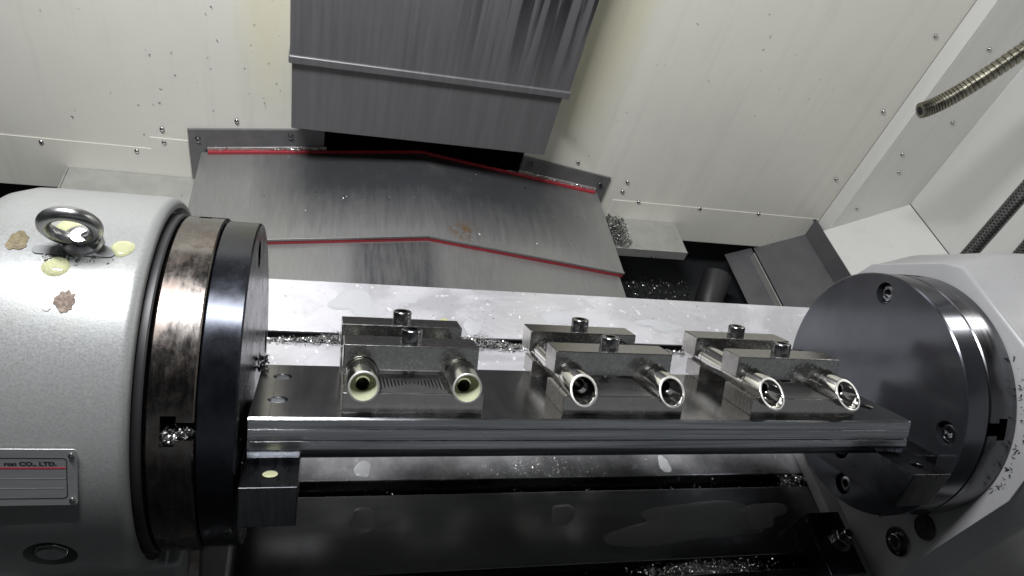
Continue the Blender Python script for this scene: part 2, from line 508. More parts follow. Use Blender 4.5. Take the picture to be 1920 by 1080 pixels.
sheet("dark_panel", [(.8605, -.532), (.80, -.560)], -.60, .80, .003, "chute_sheet", ch, O)
box("lip", -.132, -.1285, -.5, .17, -.122, -.100, "ledge_sheet", ch, bevel=.0006)
bed = box("machine_bed", -1.6, 1.6, -1.2, .98, -.80, -.62, "bed_dark", bevel=0)
bed["kind"] = "structure"

# ------------------------------------------------------------------ column cover
cc = empty("column_cover", (.013, .726, -.277))
tag(cc, "dark grey sheet metal column cover hanging over the back wall opening", "machine cover")
ox, oy, oz = cc.location
box("upper_segment", -.2245 - ox, .2505 - ox, 0, .06, -.1375 - oz, 1.2 - oz, "column_streaked", cc, bevel=.002, seg=3)
box("fold", -.2265 - ox, .2525 - ox, -.004, .0595, -.1440 - oz, -.1300 - oz, "column_sheet", cc, bevel=.0025, seg=3)
box("lower_segment", -.2215 - ox, .2425 - ox, .004, .056, .003, -.12 - oz, "column_sheet", cc, bevel=.0015, seg=3)

# ------------------------------------------------------------------ gabled way cover
wc = empty("way_cover", (.018, .55, -.34))
tag(wc, "gabled grey steel way cover with red wiper strips behind the table", "way cover")
def gable(name, y0, y1, dz, xl, zl, xr, zr, t, mat, skirt=.09, sub=None):
    P = [(xl, zl - skirt), (xl, zl), (.018, -.34), (xr, zr), (xr, zr - skirt)]
    P = [(x - .018, z + .34 + dz) for x, z in P]
    I = [(P[4][0] - t, P[4][1]), (P[3][0] - t, P[3][1] - t), (0, P[2][1] - t * 1.2), (P[1][0] + t, P[1][1] - t), (P[0][0] + t, P[0][1])]
    return prism(name, P + I, y0 - .55, y1 - .55, 'y', mat, sub or wc, bevel=.0005)
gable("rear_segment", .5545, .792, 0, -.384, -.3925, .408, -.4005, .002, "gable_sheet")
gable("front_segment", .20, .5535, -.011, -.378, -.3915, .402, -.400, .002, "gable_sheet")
def wiper(name, y0, y1, z0, z1, xl, xr, mat):
    def zz(x): return -.0 - (abs(x - .018) * (.0525 / .402 if x < .018 else .0605 / .39))
    P = [(x - .018, zz(x) + z1) for x in (xl, .018, xr)] + [(x - .018, zz(x) + z0) for x in (xr, .018, xl)]
    return prism(name, P, y0 - .55, y1 - .55, 'y', mat, wc, bevel=.0006)
wiper("wiper_strip", .5500, .5542, -.0105, -.0035, -.383, .407, "red_rubber")
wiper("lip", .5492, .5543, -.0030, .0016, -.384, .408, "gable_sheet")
wiper("wiper_strip", .7840, .7885, .0004, .0058, -.372, .400, "red_rubber")
def half_strip(x0, x1):  # two halves; the gap between them stands in for the column's shade
    def zz(x): return -(abs(x - .018) * (.0525 / .402 if x < .018 else .0605 / .39))
    P = [(x - .018, zz(x) + z) for x, z in ((x0, .0125), (x1, .0125), (x1, .0006), (x0, .0006))]
    prism("retaining_strip", P, .2390, .2407, 'y', "ledge_sheet", wc, bevel=.0006)
half_strip(-.373, -.160)
half_strip(.222, .401)

fl = empty("cover_flange", (.01, .791, -.40))
tag(fl, "dark grey gabled flange screwed to the wall around the way cover", "flange")
def fz(x, top): return top - abs(x - .018) * .112
for P in ([(-.4045, -.457), (-.4045, -.3445), (-.165, -.3138), (-.165, -.3565), (-.376, -.385), (-.378, -.457)],
          [(.225, -.326), (.4255, -.358), (.424, -.438), (.402, -.395), (.225, -.367)]):
    prism("plate", [(x - .01, z + .40) for x, z in P], .0, .0046, 'y', "flange_sheet", fl, bevel=.0006)  # split in the middle, the shade under the column shaped as a gap
for (x, z) in [(-.3878, -.3628), (-.2258, -.334), (.4061, -.3763), (.2458, -.3424)]:
    s1 = socket_head("screw", .0052, .0042, "bolt_oxide", fl, axis='y-', bore=.5)
    s1.location = (x - .01, -.0002, z + .40)

lg = empty("side_ledge", (.515, .75, -.468))
tag(lg, "small bare metal ledge below the wall, right of the way cover", "ledge", "ledges beside the way cover")
box("top", -.103, .108, -.052, .0435, -.003, 0, "ledge_sheet", lg, bevel=.001)
box("front_lip", -.103, .108, -.0555, -.0525, -.022, .0015, "ledge_sheet", lg, bevel=.001)
lg2 = empty("side_ledge", (-.51, .75, -.458))
tag(lg2, "long bare metal ledge left of the way cover, behind the silver housing", "ledge", "ledges beside the way cover")
box("top", -.1057, .126, -.20, .0435, -.003, 0, "ledge_sheet", lg2, bevel=.001)
box("end_lip", -.1092, -.1060, -.20, .0435, -.03, .0012, "ledge_sheet", lg2, bevel=.001)

# drain pipe and hose parts in the dark gap on the right
dp = empty("drain_pipe", (.70, .60, -.665))
tag(dp, "black drain pipe with pale clamp ring in the gap behind the tailstock disc", "pipe")
tube_path("elbow", [(0.03, .10, .13), (.02, .08, .12), (.005, .05, .10), (-.005, .0, .06), (-.008, -.03, .02), (-.010, -.06, -.0)], .032, "dark_rubber", dp, 24)
tube_path("clamp_ring", [(-.004, .008, .068), (-.006, -.004, .056)], .0345, "screw_steel", dp, 24)

# ------------------------------------------------------------------ machine table with T-slots
tb = empty("machine_table", (.05, 0, -.18))
tag(tb, "wet bare steel machine table with long slots full of swarf", "table")
ZT = -.18
slots = [.190, .0940, -.0030, -.0990, -.195]
top = [(-.287, 0)]
for s in sorted(slots):
    top += [(s - .0083, 0), (s - .0083, -.018), (s - .0145, -.018), (s - .0145, -.032), (s + .0145, -.032), (s + .0145, -.018), (s + .0083, -.018), (s + .0083, 0)]
top += [(.2805, 0), (.2805, -.075), (-.287, -.075)]
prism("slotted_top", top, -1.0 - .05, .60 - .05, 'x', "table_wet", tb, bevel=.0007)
box("saddle", -.8, .45, -.25, .22, -.2, -.0755, "bed_dark", tb, bevel=.002)

# ------------------------------------------------------------------ rotary table (left)
rt = empty("rotary_table", (-.32, 0, -.18))
tag(rt, "silver painted rotary table housing with an eyebolt on top", "rotary table")
def loc_rt(o): o.location = (.32, 0, .18); return o
# flat-ended, rounded far end
hs2 = lathe("housing", [(-.388, 0), (-.388, .100), (-.3855, .115), (-.379, .127), (-.369, .1355), (-.356, .1395), (-.345, .14), (-.2705, .14), (-.2675, .1392), (-.2650, .1372), (-.2640, .1350), (-.2640, .1325), (-.2662, .1315), (-.2690, .1300), (-.2700, .1290), (-.2700, 0)], "silver_paint", None, segs=160, smooth=28)
hs = hs2
c1 = lathe("cutter", [(-.16, 0), (-.16, .0152), (-.128, .0152), (-.128, 0)], None, axis='y', segs=48)
c1.location = (-.312, 0, .005)
cut(hs, [c1]); hs.parent = rt; loc_rt(hs)
loc_rt(lathe("seal_ring", [(-.2705, .128), (-.2600, .128), (-.2590, .1270), (-.2590, .110), (-.2705, .110)], "dark_seal", rt, closed=True, segs=128))
box("base", -.068, .072, -.118, .16, 0, .105, "silver_paint", rt, bevel=.006, seg=3)
box("foot", -.07, .098, -.105, .15, .0005, .022, "silver_paint", rt, bevel=.003, seg=3)
hp = prism("hex_plug", hexpoly(.0108, .2), 0, .012, 'y', "screw_steel", rt, bevel=.0012)
hp.location = (.008, -.1385, .185)
lathe("face", [(0, 0), (-.0012, .004), (-.0012, .0078), (0, .0080)], "grey_ink", hp, axis='y', segs=32)
# eyebolt
eb = empty("eyebolt"); eb.parent = rt; eb.location = (-.3035 + .32, .0025, .1395 + .18); eb.rotation_euler = (math.radians(13), 0, math.radians(3))
def torus(name, R, r, mat, parent, c, segs=64, k=20):
    v, f = [], []
    for i in range(segs):
        a = 2 * math.pi * i / segs
        for j in range(k):
            b = 2 * math.pi * j / k
            q = R + r * math.cos(b)
            v.append((c[0] + q * math.cos(a), c[1] + r * 1.05 * math.sin(b), c[2] + q * math.sin(a)))
    for i in range(segs):
        for j in range(k):
            f.append((i * k + j, ((i + 1) % segs) * k + j, ((i + 1) % segs) * k + (j + 1) % k, i * k + (j + 1) % k))
    return mesh_obj(name, v, f, mat, parent, smooth=60)
torus("ring", .0138, .0042, "eyebolt_steel", eb, (-.0030, 0, .0190))
lathe("collar", [(0, 0), (0, .0115), (.003, .0120), (.0048, .0108), (.006, .0070), (.0075, .0052), (.010, .0050), (.010, 0)], "eyebolt_steel", eb, axis='z', segs=40)
# shallow cast slot beneath the eyebolt
prism("slot", [(-.022 + .006 * math.cos(a) * 0 + (.0 if 0 else 0), 0) for a in []] or
      [(.018 + .0035 * math.cos(a), .0035 * math.sin(a)) for a in [(-.5 + i / 10) * math.pi for i in range(11)]] +
      [(-.021 + .0035 * math.cos(a), .0035 * math.sin(a)) for a in [(.5 + i / 10) * math.pi for i in range(11)]],
      .0002, .0011, 'z', "grey_ink", rt).location = (-.305 + .32, -.0055, .1396 + .18)
# nameplate on the curved flank
an = math.radians(30.2)
npl = empty("nameplate"); npl.parent = rt
npl.location = (-.2892 + .32, -.1408 * math.cos(an), .1408 * math.sin(an) + .18)
npl.rotation_euler = (math.pi / 2 - an, math.radians(1.2), 0)     # local x right, y up along the flank, z outwards
def rrect(x0, x1, y0, y1, r, k=6):
    out = []
    for cx, cy, a0 in ((x1 - r, y1 - r, 0), (x0 + r, y1 - r, 90), (x0 + r, y0 + r, 180), (x1 - r, y0 + r, 270)):
        out += [(cx + r * math.cos(math.radians(a0 + 90 * i / k)), cy + r * math.sin(math.radians(a0 + 90 * i / k))) for i in range(k + 1)]
    return out
prism("plate", rrect(-.088, 0, -.0185, .0185, .0022), 0, .0011, 'z', "aluminium_label", npl, bevel=.0003)
def ringpoly(name, a, b, z0, z1, mat, parent):
    n = len(a)
    v = [(x, y, z) for z in (z0, z1) for pl in (a, b) for x, y in pl]
    f = []
    for i in range(n):
        j = (i + 1) % n
        f += [(2 * n + i, 2 * n + j, 3 * n + j, 3 * n + i), (i, j, 2 * n + j, 2 * n + i), (n + i, 3 * n + i, 3 * n + j, n + j), (i, n + i, n + j, j)]
    return mesh_obj(name, v, f, mat, parent)
ringpoly("frame_line", rrect(-.0825, -.0052, -.0138, .0130, .0024), rrect(-.0820, -.0057, -.0133, .0125, .0020), .00112, .00122, "ink", npl)
box("red_line", -.0816, -.0060, .0058, .0068, .00112, .00122, "red_ink", npl, bevel=0)
for yy in (-.0008, -.0072):
    box("row_line", -.0816, -.0062, yy, yy + .00035, .00112, .00120, "grey_ink", npl, bevel=0)
for yy in (.0145, -.0150):
    lathe("rivet", [(.0010, .0017), (.0020, .0015), (.0026, .0008), (.0028, 0)], "screw_steel", npl, axis='z', segs=20).location = (-.0030, yy, 0)
fc = bpy.data.curves.new("lettering", 'FONT')
fc.body = "ron CO., LTD."
fc.size, fc.offset, fc.extrude, fc.align_x = .0036, .00017, .00004, 'RIGHT'
fo = bpy.data.objects.new("tmp_text", fc); COL.objects.link(fo)
bpy.context.view_layer.update()
tm = bpy.data.meshes.new_from_object(fo.evaluated_get(bpy.context.evaluated_depsgraph_get()))
bpy.data.objects.remove(fo)
tx = bpy.data.objects.new("lettering", tm); COL.objects.link(tx)
tm.materials.clear(); tm.materials.append(M["ink"])
tx.parent = npl; tx.location = (-.0105, .0080, .00118); tx.scale = (1.22, .95, 1)

# spots where the paint has flaked off the housing, with bare brown metal
def patch(name, px, ang, rx, ry, mat, seed):
    rnd = random.Random(seed); n = 26
    v = []
    R = .1402
    pts = []
    for i in range(n):
        a = 2 * math.pi * i / n
        w = rnd.uniform(.78, 1.12)
        pts.append((rx * w * math.cos(a), ry * w * math.sin(a)))
    pts = [(0, 0)] + pts
    def on(x, s, r):
        t = ang + s / R
        return (px + x, -r * math.cos(t), r * math.sin(t))
    v = [on(x, s, R + .0003) for x, s in pts] + [on(x, s, R - .002) for x, s in pts[1:]]
    f = [(0, 1 + i, 1 + (i + 1) % n) for i in range(n)] + [(1 + i, 1 + n + i, 1 + n + (i + 1) % n, 1 + (i + 1) % n) for i in range(n)]
    return loc_rt(mesh_obj(name, v, f, mat, rt))
patch("bare_patch", -.3388, math.radians(90.5), .0062, .0085, "brown_patch", 4)
patch("bare_patch", -.3041, math.radians(73), .0060, .0072, "bare_iron_patch", 9)
patch("bare_patch", -.3128, math.radians(71), .0022, .0020, "dried_glue", 12)

# rotating ring with T-slots (left spindle face)
def slotted_ring(name, x_back, x_face, r, sgn, mat, parent):
    """sgn=+1: the face looks towards +x"""
    o = lathe(name, sorted([(x_back, 0), (x_back, r - .0015), (x_back + sgn * .0015, r), (x_face - sgn * .0010, r), (x_face, r - .0010), (x_face, 0)], key=lambda q: 0), mat, None, segs=160, smooth=28)
    cuts = []
    for k in range(4):
        a = k * math.pi / 2
        for (xa, xb, hw) in ((x_face + sgn * .01, x_face - sgn * .0115, .0058), (x_face - sgn * .0105, x_face - sgn * .0195, .0098)):
            v, f = boxdata(min(xa, xb), max(xa, xb), .07, .2, -hw, hw)
            c = mesh_obj("cutter", v, f, None)
            c.rotation_euler = (math.pi - TH - math.radians(4.2) + a, 0, 0)
            cuts.append(c)
    cut(o, cuts)
    o.parent = parent
    return o
rg = slotted_ring("spindle_ring", -.2577, -.2292, .1270, 1, "ring_steel", rt); loc_rt(rg)

# ------------------------------------------------------------------ discs (bolt in the fixture frame)
def disc(name, x_face, x_back, r, mat, sgn, label):
    root = empty(name, (x_face, 0, 0), (-TH, 0, 0))
    tag(root, label, "disc")
    t = x_back - x_face
    b = lathe("plate", [(0, 0), (0, r - .0012), (-sgn * .0012, r), (t + sgn * .0010, r), (t, r - .0010), (t, 0)], mat, root, segs=160, smooth=28)
    b.parent = None
    cuts = []
    pos = [(.1022 * math.cos(a), .1022 * math.sin(a)) for a in [math.radians(91 + 90 * k) for k in range(4)]]
    for d, n in pos: cuts.append(cylx(-.012 if sgn > 0 else -.002, .002 if sgn > 0 else .012, d, n, .0108))
    cut(b, cuts)
    b.parent = root
    for d, n in pos:
        s = socket_head("socket_screw", .0082, .0085, "bolt_oxide", root, axis='x-', bore=.52)
        if sgn > 0: s.rotation_euler = (0, math.pi, 0)
        s.location = (-sgn * .0118, d, n)
    return root
dl = disc("adapter_disc", -.2046, -.2287, .1250, "black_oxide", 1, "black steel adapter disc on the rusty ring of the rotary table")
dr = disc("adapter_disc", .3785, .4022, .1206, "disc_oxide", -1, "large dark blue-grey adapter disc facing left on the tailstock")

# ------------------------------------------------------------------ tailstock (right)
ts = empty("tailstock", (.50, 0, -.18))
tag(ts, "pale grey tailstock body behind the dark disc on the right", "tailstock")
def octo(g, k=1.0):
    b = [(.142, -.165), (.142, .030), (.135, .052), (.070, .120), (.054, .1305), (-.054, .1305), (-.070, .122), (-.126, .060), (-.1335, .035), (-.1335, -.165)]
    return [(y + math.copysign(g, y), z + (g if z > .02 else 0)) for y, z in b]
secs = [(.434, -.004), (.4365, 0.0), (.483, .0085), (.492, .0095), (.60, .0125)]
v, f = [], []
for x, g in secs: v += [(x - .5, y, z + .18) for y, z in octo(g)]
n = 10
for k in range(len(secs) - 1):
    for i in range(n):
        j = (i + 1) % n
        f.append((k * n + i, k * n + j, (k + 1) * n + j, (k + 1) * n + i))
f += [tuple(range(n)), tuple(range((len(secs) - 1) * n, len(secs) * n))]
mesh_obj("body", v, f, "tail_paint", ts, bevel=.004, seg=3)
box("base_flange", .416 - .5, .598 - .5, -.150, .165, .0003, .015, "tail_paint", ts, bevel=.0015)
tr = slotted_ring("spindle_ring", .4335, .4032, .1206, -1, "ring_steel_clean", ts)
tr.location = (-.5, 0, .18)
for c in (): pass
pl = lathe("hex_plug", [(0, 0), (0, .0150), (-.0020, .0145), (-.0020, .0118), (-.0006, .0112), (-.0006, .0085), (-.0052, .0080), (-.0058, .0070), (-.0040, .0060), (-.0040, 0)], "bolt_oxide", ts, segs=40)
pl.location = (.4335 - .5, -.112, -.108 + .18)
pl = lathe("round_plug", [(0, 0), (0, .0128), (-.0012, .0124), (-.0016, .0112), (-.0009, .0105), (-.0009, .0050), (-.0015, .0045), (-.0009, .0040), (-.0009, 0)], "dark_rubber", ts, segs=40)
pl.location = (.4335 - .5, -.1155, -.067 + .18)

# black hold-down clamp in front of the tailstock foot
hc = empty("hold_down_clamp", (.398, -.092, -.18))
tag(hc, "black hold-down clamp on the table under the tailstock disc", "clamp")
box("strap", -.027, .018, -.036, .034, .0002, .030, "black_oxide", hc, bevel=.0015)
lathe("washer", [(.0302, 0), (.0302, .0125), (.0325, .0125), (.0325, 0)], "bolt_oxide", hc, axis='z', segs=36)
prism("nut", hexpoly(.0098, .3), .0327, .043, 'z', "bolt_oxide", hc, bevel=.0008)
lathe("stud", [(.03, 0), (.03, .0055), (.050, .0055), (.051, .0045), (.051, 0)], "bolt_oxide", hc, axis='z', segs=24)

# ------------------------------------------------------------------ fixture
ROT = (-TH, 0, 0)
fp = empty("fixture_plate", F2W(.07, -.04, -.0235), ROT)
tag(fp, "long dark steel fixture plate spanning between the two discs", "plate")
PX0, PX1 = -.2002, .3430
off = Vector((.07, -.04, -.0235))
# cross-section with a bevelled lower front edge, extruded along x
sec = [(-.0985, .0062), (-.0973, .0075), (.0168, .0075), (.0168, -.0235), (-.0945, -.0235), (-.0978, -.0172), (-.0978, -.0160), (-.0985, -.0155), (-.0985, -.0098), (-.0973, -.0092), (-.0973, -.0078), (-.0985, -.0072), (-.0985, -.0010), (-.0978, -.0006), (-.0978, .0002), (-.0985, .0006)]
pb = prism("plate", [(d, n_) for d, n_ in sec], PX0, PX1, 'x', "plate_steel", None)
cuts = []
for (x, d) in ((-.1830, -.0125), (-.1834, -.0635), (.325, -.0125), (.325, -.0635)):
    c = lathe("cutter", [(-.008, 0), (-.008, .0060), (.0068, .0060), (.0085, .0086), (.0085, 0)], None, axis='z', segs=40)
    c.location = (x, d, 0); cuts.append(c)
v_, f_ = boxdata(-.1872, -.1868, -.11, .03, .0070, .0085); cuts.append(mesh_obj("cutter", v_, f_, None))
v_, f_ = boxdata(-.1985, -.1979, -.11, .03, .0072, .0085)
cut(pb, cuts)
pb.data.materials.clear(); pb.data.materials.append(M["plate_steel"]); pb.data.materials.append(M["plate_side"])
for p in pb.data.polygons:
    if p.normal.y < -.6: p.material_index = 1
pb.parent = fp; pb.location = -off
bv = pb.modifiers.new("bevel", 'BEVEL'); bv.width, bv.segments, bv.limit_method, bv.angle_limit, bv.harden_normals = .0005, 2, 'ANGLE', math.radians(50), True
for (x, d) in ((-.1830, -.0125), (-.1834, -.0635), (.325, -.0125), (.325, -.0635)):
    s = socket_head("socket_screw", .0056, .007, "bolt_oxide", fp, axis='z')
    s.location = (x - off.x, d - off.y, -.0075 + .0235)

def bracket(x0, x1, xf0, xf1, label):
    root = empty("end_bracket", F2W((x0 + x1) / 2, -.06, -.0238), ROT)
    tag(root, label, "bracket", "end brackets of the fixture plate")
    cx = (x0 + x1) / 2
    prof = [(-.1368, -.0238), (-.1368, -.0515), (.020, -.0515), (.020, -.0238)] if x1 < 0 else [(-.1363, -.0238), (-.1213, -.0600), (.020, -.0600), (.020, -.0238)]
    b = prism("foot", prof, x0, x1, 'x', "block_steel", None)
    c = lathe("cutter", [(-.04, 0), (-.04, .0052), (-.020, .0052), (-.020, 0)], None, axis='z', segs=32)
    c.location = (cx, -.1185, 0)
    c2 = cylx(x0 - .002, x0 + .009, -.0500, -.0380, .0105) if x1 > 0 else cylx(x1 - .009, x1 + .002, -.05, -.038, .0105)
    cut(b, [c, c2])
    b.parent = root; b.location = (-cx, .06, .0238)
    m = b.modifiers.new("bevel", 'BEVEL'); m.width, m.segments, m.limit_method, m.angle_limit, m.harden_normals = .0009, 2, 'ANGLE', math.radians(50), True
    box("flange", xf0 - cx, xf1 - cx, -.040, .075, -.045, -.0002, "block_steel", root, bevel=.001)
    s = socket_head("socket_screw", .0080, .008, "bolt_oxide", root, axis='x-')
    s.location = (x0 + .0088 - cx, .010, -.0142)
    if x1 < 0:
        s.rotation_euler = (0, math.pi, 0); s.location = (x1 - .0088 - cx, .010, -.0142)
    return root
bl = bracket(-.2016, -.1652, -.2042, -.2017, "dark steel end bracket under the plate beside the black left disc")
br = bracket(.3192, .3565, .3566, .3781, "dark steel end bracket under the plate against the large right disc")

# clamp sets: base block, clamp bar, cap screw, tubes
def arc(cx, cz, r, a0, a1, k=14):
    return [(cx + r * math.cos(math.radians(a0 + (a1 - a0) * i / k)), cz + r * math.sin(math.radians(a0 + (a1 - a0) * i / k))) for i in range(k + 1)]
RT_, NT_ = .0113, .0285
HW, TO = .0508, .0370
def base_block(d0, d1, nb):
    zt = .0225 - .0075
    zc = NT_ - .0075
    h = zc - zt
    al = math.degrees(math.asin(min(1, h / (RT_ + .0001))))
    P = [(-HW, .0001), (HW, .0001), (HW, zt)]
    P += arc(TO, zc, RT_ + .00015, -al, -180 + al)
    P += arc(-TO, zc, RT_ + .00015, -al, -180 + al)
    P += [(-HW, zt)]
    root = empty("base_block")
    o = prism("block", P, d0 - (d0 + d1) / 2, d1 - (d0 + d1) / 2, 'y', "clamp_steel", root, bevel=.0005)
    dd = (d1 - d0) / 2
    box("milled_top", -.024, .024, -dd + .0012, dd - .0012, zt + .0001, zt + .0005, "milled_pocket", root, bevel=0)
    return root
def clamp_bar(t, h):
    zc = NT_ - .0298
    P = [(-HW, 0)]
    al = math.degrees(math.asin(max(-1, min(1, -zc / (RT_ + .0003)))))
    P += arc(-TO, zc, RT_ + .0003, 180 - al, al)
    P += arc(TO, zc, RT_ + .0003, 180 - al, al)
    P += [(HW, 0), (HW, h), (-HW, h)]
    root = empty("clamp_bar")
    o = prism("bar", P, -t / 2, t / 2, 'y', "clamp_steel", root, bevel=.0009)
    o.data.materials.append(M["clamp_front"])
    for p in o.data.polygons:
        if abs(p.normal.y) > .9: p.material_index = 1
    return root
def cap_screw():
    root = empty("cap_screw")
    socket_head("head", .0080, .0092, "bolt_oxide", root, bore=.5)
    lathe("shank", [(-.034, 0), (-.034, .0049), (.0002, .0049), (.0002, 0)], "bolt_oxide", root, axis='z', segs=24)
    return root
def tube(cutk, mat):
    """turned sleeve along y, front end cut at an angle, stepped bore, three turned grooves"""
    L0, L1, k = -.0930, .0400, 48
    ro, ri, rb = RT_, .0092, .0046
    prof = [(L1, 0, 0), (L1, ro - .0012, 0), (L1 - .0012, ro, 0)]
    for g in (.0050, -.0330, -.0660):
        prof += [(g + .0009, ro, 0), (g + .0007, ro - .0007, 0), (g - .0007, ro - .0007, 0), (g - .0009, ro, 0)]
    prof += [(L0 + .0009, ro, 1), (L0 + .0003, ro - .0003, 1), (L0, ro - .0009, 1), (L0, ri + .0004, 1), (L0 + .0005, ri, 1), (L0 + .0050, ri - .0006, .8), (L0 + .0100, ri - .0022, .35), (L0 + .0130, ri - .0038, .1), (L0 + .0135, rb, 0), (L0 + .05, rb, 0), (L0 + .05, 0, 0)]
    v, f, rings = [], [], []
    for y, r, c in prof:
        if r == 0: rings.append([len(v)]); v.append((0, y, 0)); continue
        rings.append(list(range(len(v), len(v) + k)))
        for i in range(k):
            a = 2 * math.pi * i / k
            z = r * math.sin(a)
            lo = (-.0022 if r <= rb + .0001 else -.0016 * max(0, min(1, (ri - .0004 - r) / .0034))) if (cutk < .3 and y < -.04 and r < ri - .0003) else 0.0
            v.append((r * math.cos(a), y + c * z * cutk, z + lo))
    for A, B in zip(rings, rings[1:]):
        for i in range(k):
            j = (i + 1) % k
            if len(A) == 1: f.append((A[0], B[i], B[j]))
            elif len(B) == 1: f.append((A[i], B[0], A[j]))
            else: f.append((A[i], B[i], B[j], A[j]))
    root = empty("steel_sleeve")
    wet = cutk < .3
    o = mesh_obj("body", v, f, mat, root, smooth=32)
    o.data.materials.append(M["tube_rim"])
    o.data.materials.append(M["dark_seal"])
    o.data.materials.append(M["wet_bore"])
    for p in o.data.polygons:
        c = p.center
        rr = math.hypot(c.x, c.z)
        if p.normal.y < -.55 and c.y < -.07 and rr > ri and abs(c.y - (L0 + c.z * cutk)) < .0012: p.material_index = 1
        if wet and rr < ri + .0006 and c.y < L0 + .0132 and c.y > L0 - .004 and p.normal.y > -.9: p.material_index = 3
        for g in (.0050, -.0330, -.0660):
            if abs(c.y - g) < .0006 and rr < ro - .0005: p.material_index = 2
    return root
sets = [(-.0882, "left", "nearest the black disc"), (.0760, "middle", "in the middle of the plate"), (.2405, "right", "nearest the large right disc")]
dF = (-.0885, -.0450)
dB = (-.0005, .0245)
bbF, bbB = base_block(*dF, 0), base_block(*dB, 0)
barF = clamp_bar(.026, .0197)
cs = cap_screw()
tubes = [tube(.16, "tube_steel_dull"), tube(.62, "tube_steel"), tube(.85, "tube_steel")]
first = {}
def put(proto, loc, label, cat, group):
    o = proto if id(proto) not in first else dup(proto)
    first[id(proto)] = True
    o.location, o.rotation_euler = loc, ROT
    tag(o, label, cat, group)
    return o
for k, (xc, nm, where) in enumerate(sets):
    put(bbF, F2W(xc, sum(dF) / 2, .0075), "wide front steel base block of the %s clamp set, milled pattern on top" % nm, "block", "base blocks on the fixture plate")
    put(bbB, F2W(xc, sum(dB) / 2, .0075), "narrow rear steel base block of the %s clamp set at the plate's back edge" % nm, "block", "base blocks on the fixture plate")
    put(barF, F2W(xc, -.0470, .0298), "front steel clamp bar of the %s pair, %s" % (nm, where), "clamp bar", "clamp bars")
    put(barF, F2W(xc, .0258, .0262), "rear steel clamp bar of the %s pair, %s" % (nm, where), "clamp bar", "clamp bars")
    put(cs, F2W(xc, -.0445, .0497), "black socket cap screw on the front clamp bar of the %s pair" % nm, "screw", "clamp screws")
    put(cs, F2W(xc, .0280, .0461), "black socket cap screw on the rear clamp bar of the %s pair" % nm, "screw", "clamp screws")
    for s, sd in ((-1, "left"), (1, "right")):
        if k == 0: lab = "%s of the two dull sleeves wet with coolant in the left clamp set" % sd
        else: lab = "%s polished steel sleeve with slanted open end in the %s clamp set" % (sd, nm)
        put(tubes[k], F2W(xc + s * TO, 0, NT_), lab, "sleeve", "turned steel sleeves in the clamps")
# ------------------------------------------------------------------ hoses
def bez(a, b, c, d, n):
    a, b, c, d = map(Vector, (a, b, c, d))
    return [a * (1 - t) ** 3 + b * 3 * t * (1 - t) ** 2 + c * 3 * t * t * (1 - t) + d * t ** 3 for t in [i / n for i in range(n + 1)]]
fh = empty("coolant_hose", (1.14, .60, .49))
tag(fh, "corrugated brown metal coolant hose sticking out from the right wall", "hose")
path = bez((.783, .55, .022), (.835, .55, .045), (.900, .55, .165), (1.147, .60, .50), 480)
path = [p - Vector(fh.location) for p in path]
tube_path("corrugated_tube", path, .0105, "hose_steel", fh, 24, True, lambda i: .0118 + .0014 * (1 if (i % 9) < 6 else -.5) - (0.0 if i > 3 else .0005))
rgn = path[0]; dirn = (path[3] - path[0]).normalized()
tube_path("mouth", [rgn - dirn * .0006, rgn + dirn * .004], .0070, "void_dark", fh, 20)
def braided(name, a, b, r, label):
    a, b = Vector(a), Vector(b)
    root = empty(name, a); tag(root, label, "hose", "braided hoses behind the tailstock")
    L = (b - a).length
    ax = (b - a).normalized()
    u = ax.cross(Vector((0, 0, 1))).normalized(); w = u.cross(ax)
    tube_path("core", [Vector((0, 0, 0)), b - a], r * .93, "dark_rubber", root, 20)
    v, f = [], []
    turns = L / (r * 3.6)
    for fam in (1, -1):
        for k in range(7):
            ph = 2 * math.pi * k / 7
            N = int(turns * 22)
            base = len(v)
            for i in range(N + 1):
                t = i / N
                ang = fam * 2 * math.pi * turns * t + ph
                rr = r * (1.0 + .03 * math.sin(ang * 5 + fam))
                c = ax * (L * t) + rr * (math.cos(ang) * u + math.sin(ang) * w)
                h = ax * (r * .11)
                v += [c - h, c + h]
            f += [(base + 2 * i, base + 2 * i + 1, base + 2 * i + 3, base + 2 * i + 2) for i in range(N)]
    mesh_obj("braid", v, f, "braid_steel", root, smooth=60)
    return root
braided("braided_hose", (.640, .20, -.02), (.640, .215, .30), .0088, "braided steel hose rising behind the tailstock, the left one")
braided("braided_hose", (.722, .20, -.02), (.700, .215, .30), .0088, "braided steel hose at the right edge, behind the tailstock")
chips("dried_flakes", 60, lambda: (.640 + random.gauss(0, .012), .195 + random.uniform(-.02, .01), .012 + random.uniform(-.004, .006)), (.006, .014), "dried_glue", "white crumbly flakes stuck round the foot of the braided hose", "flakes")

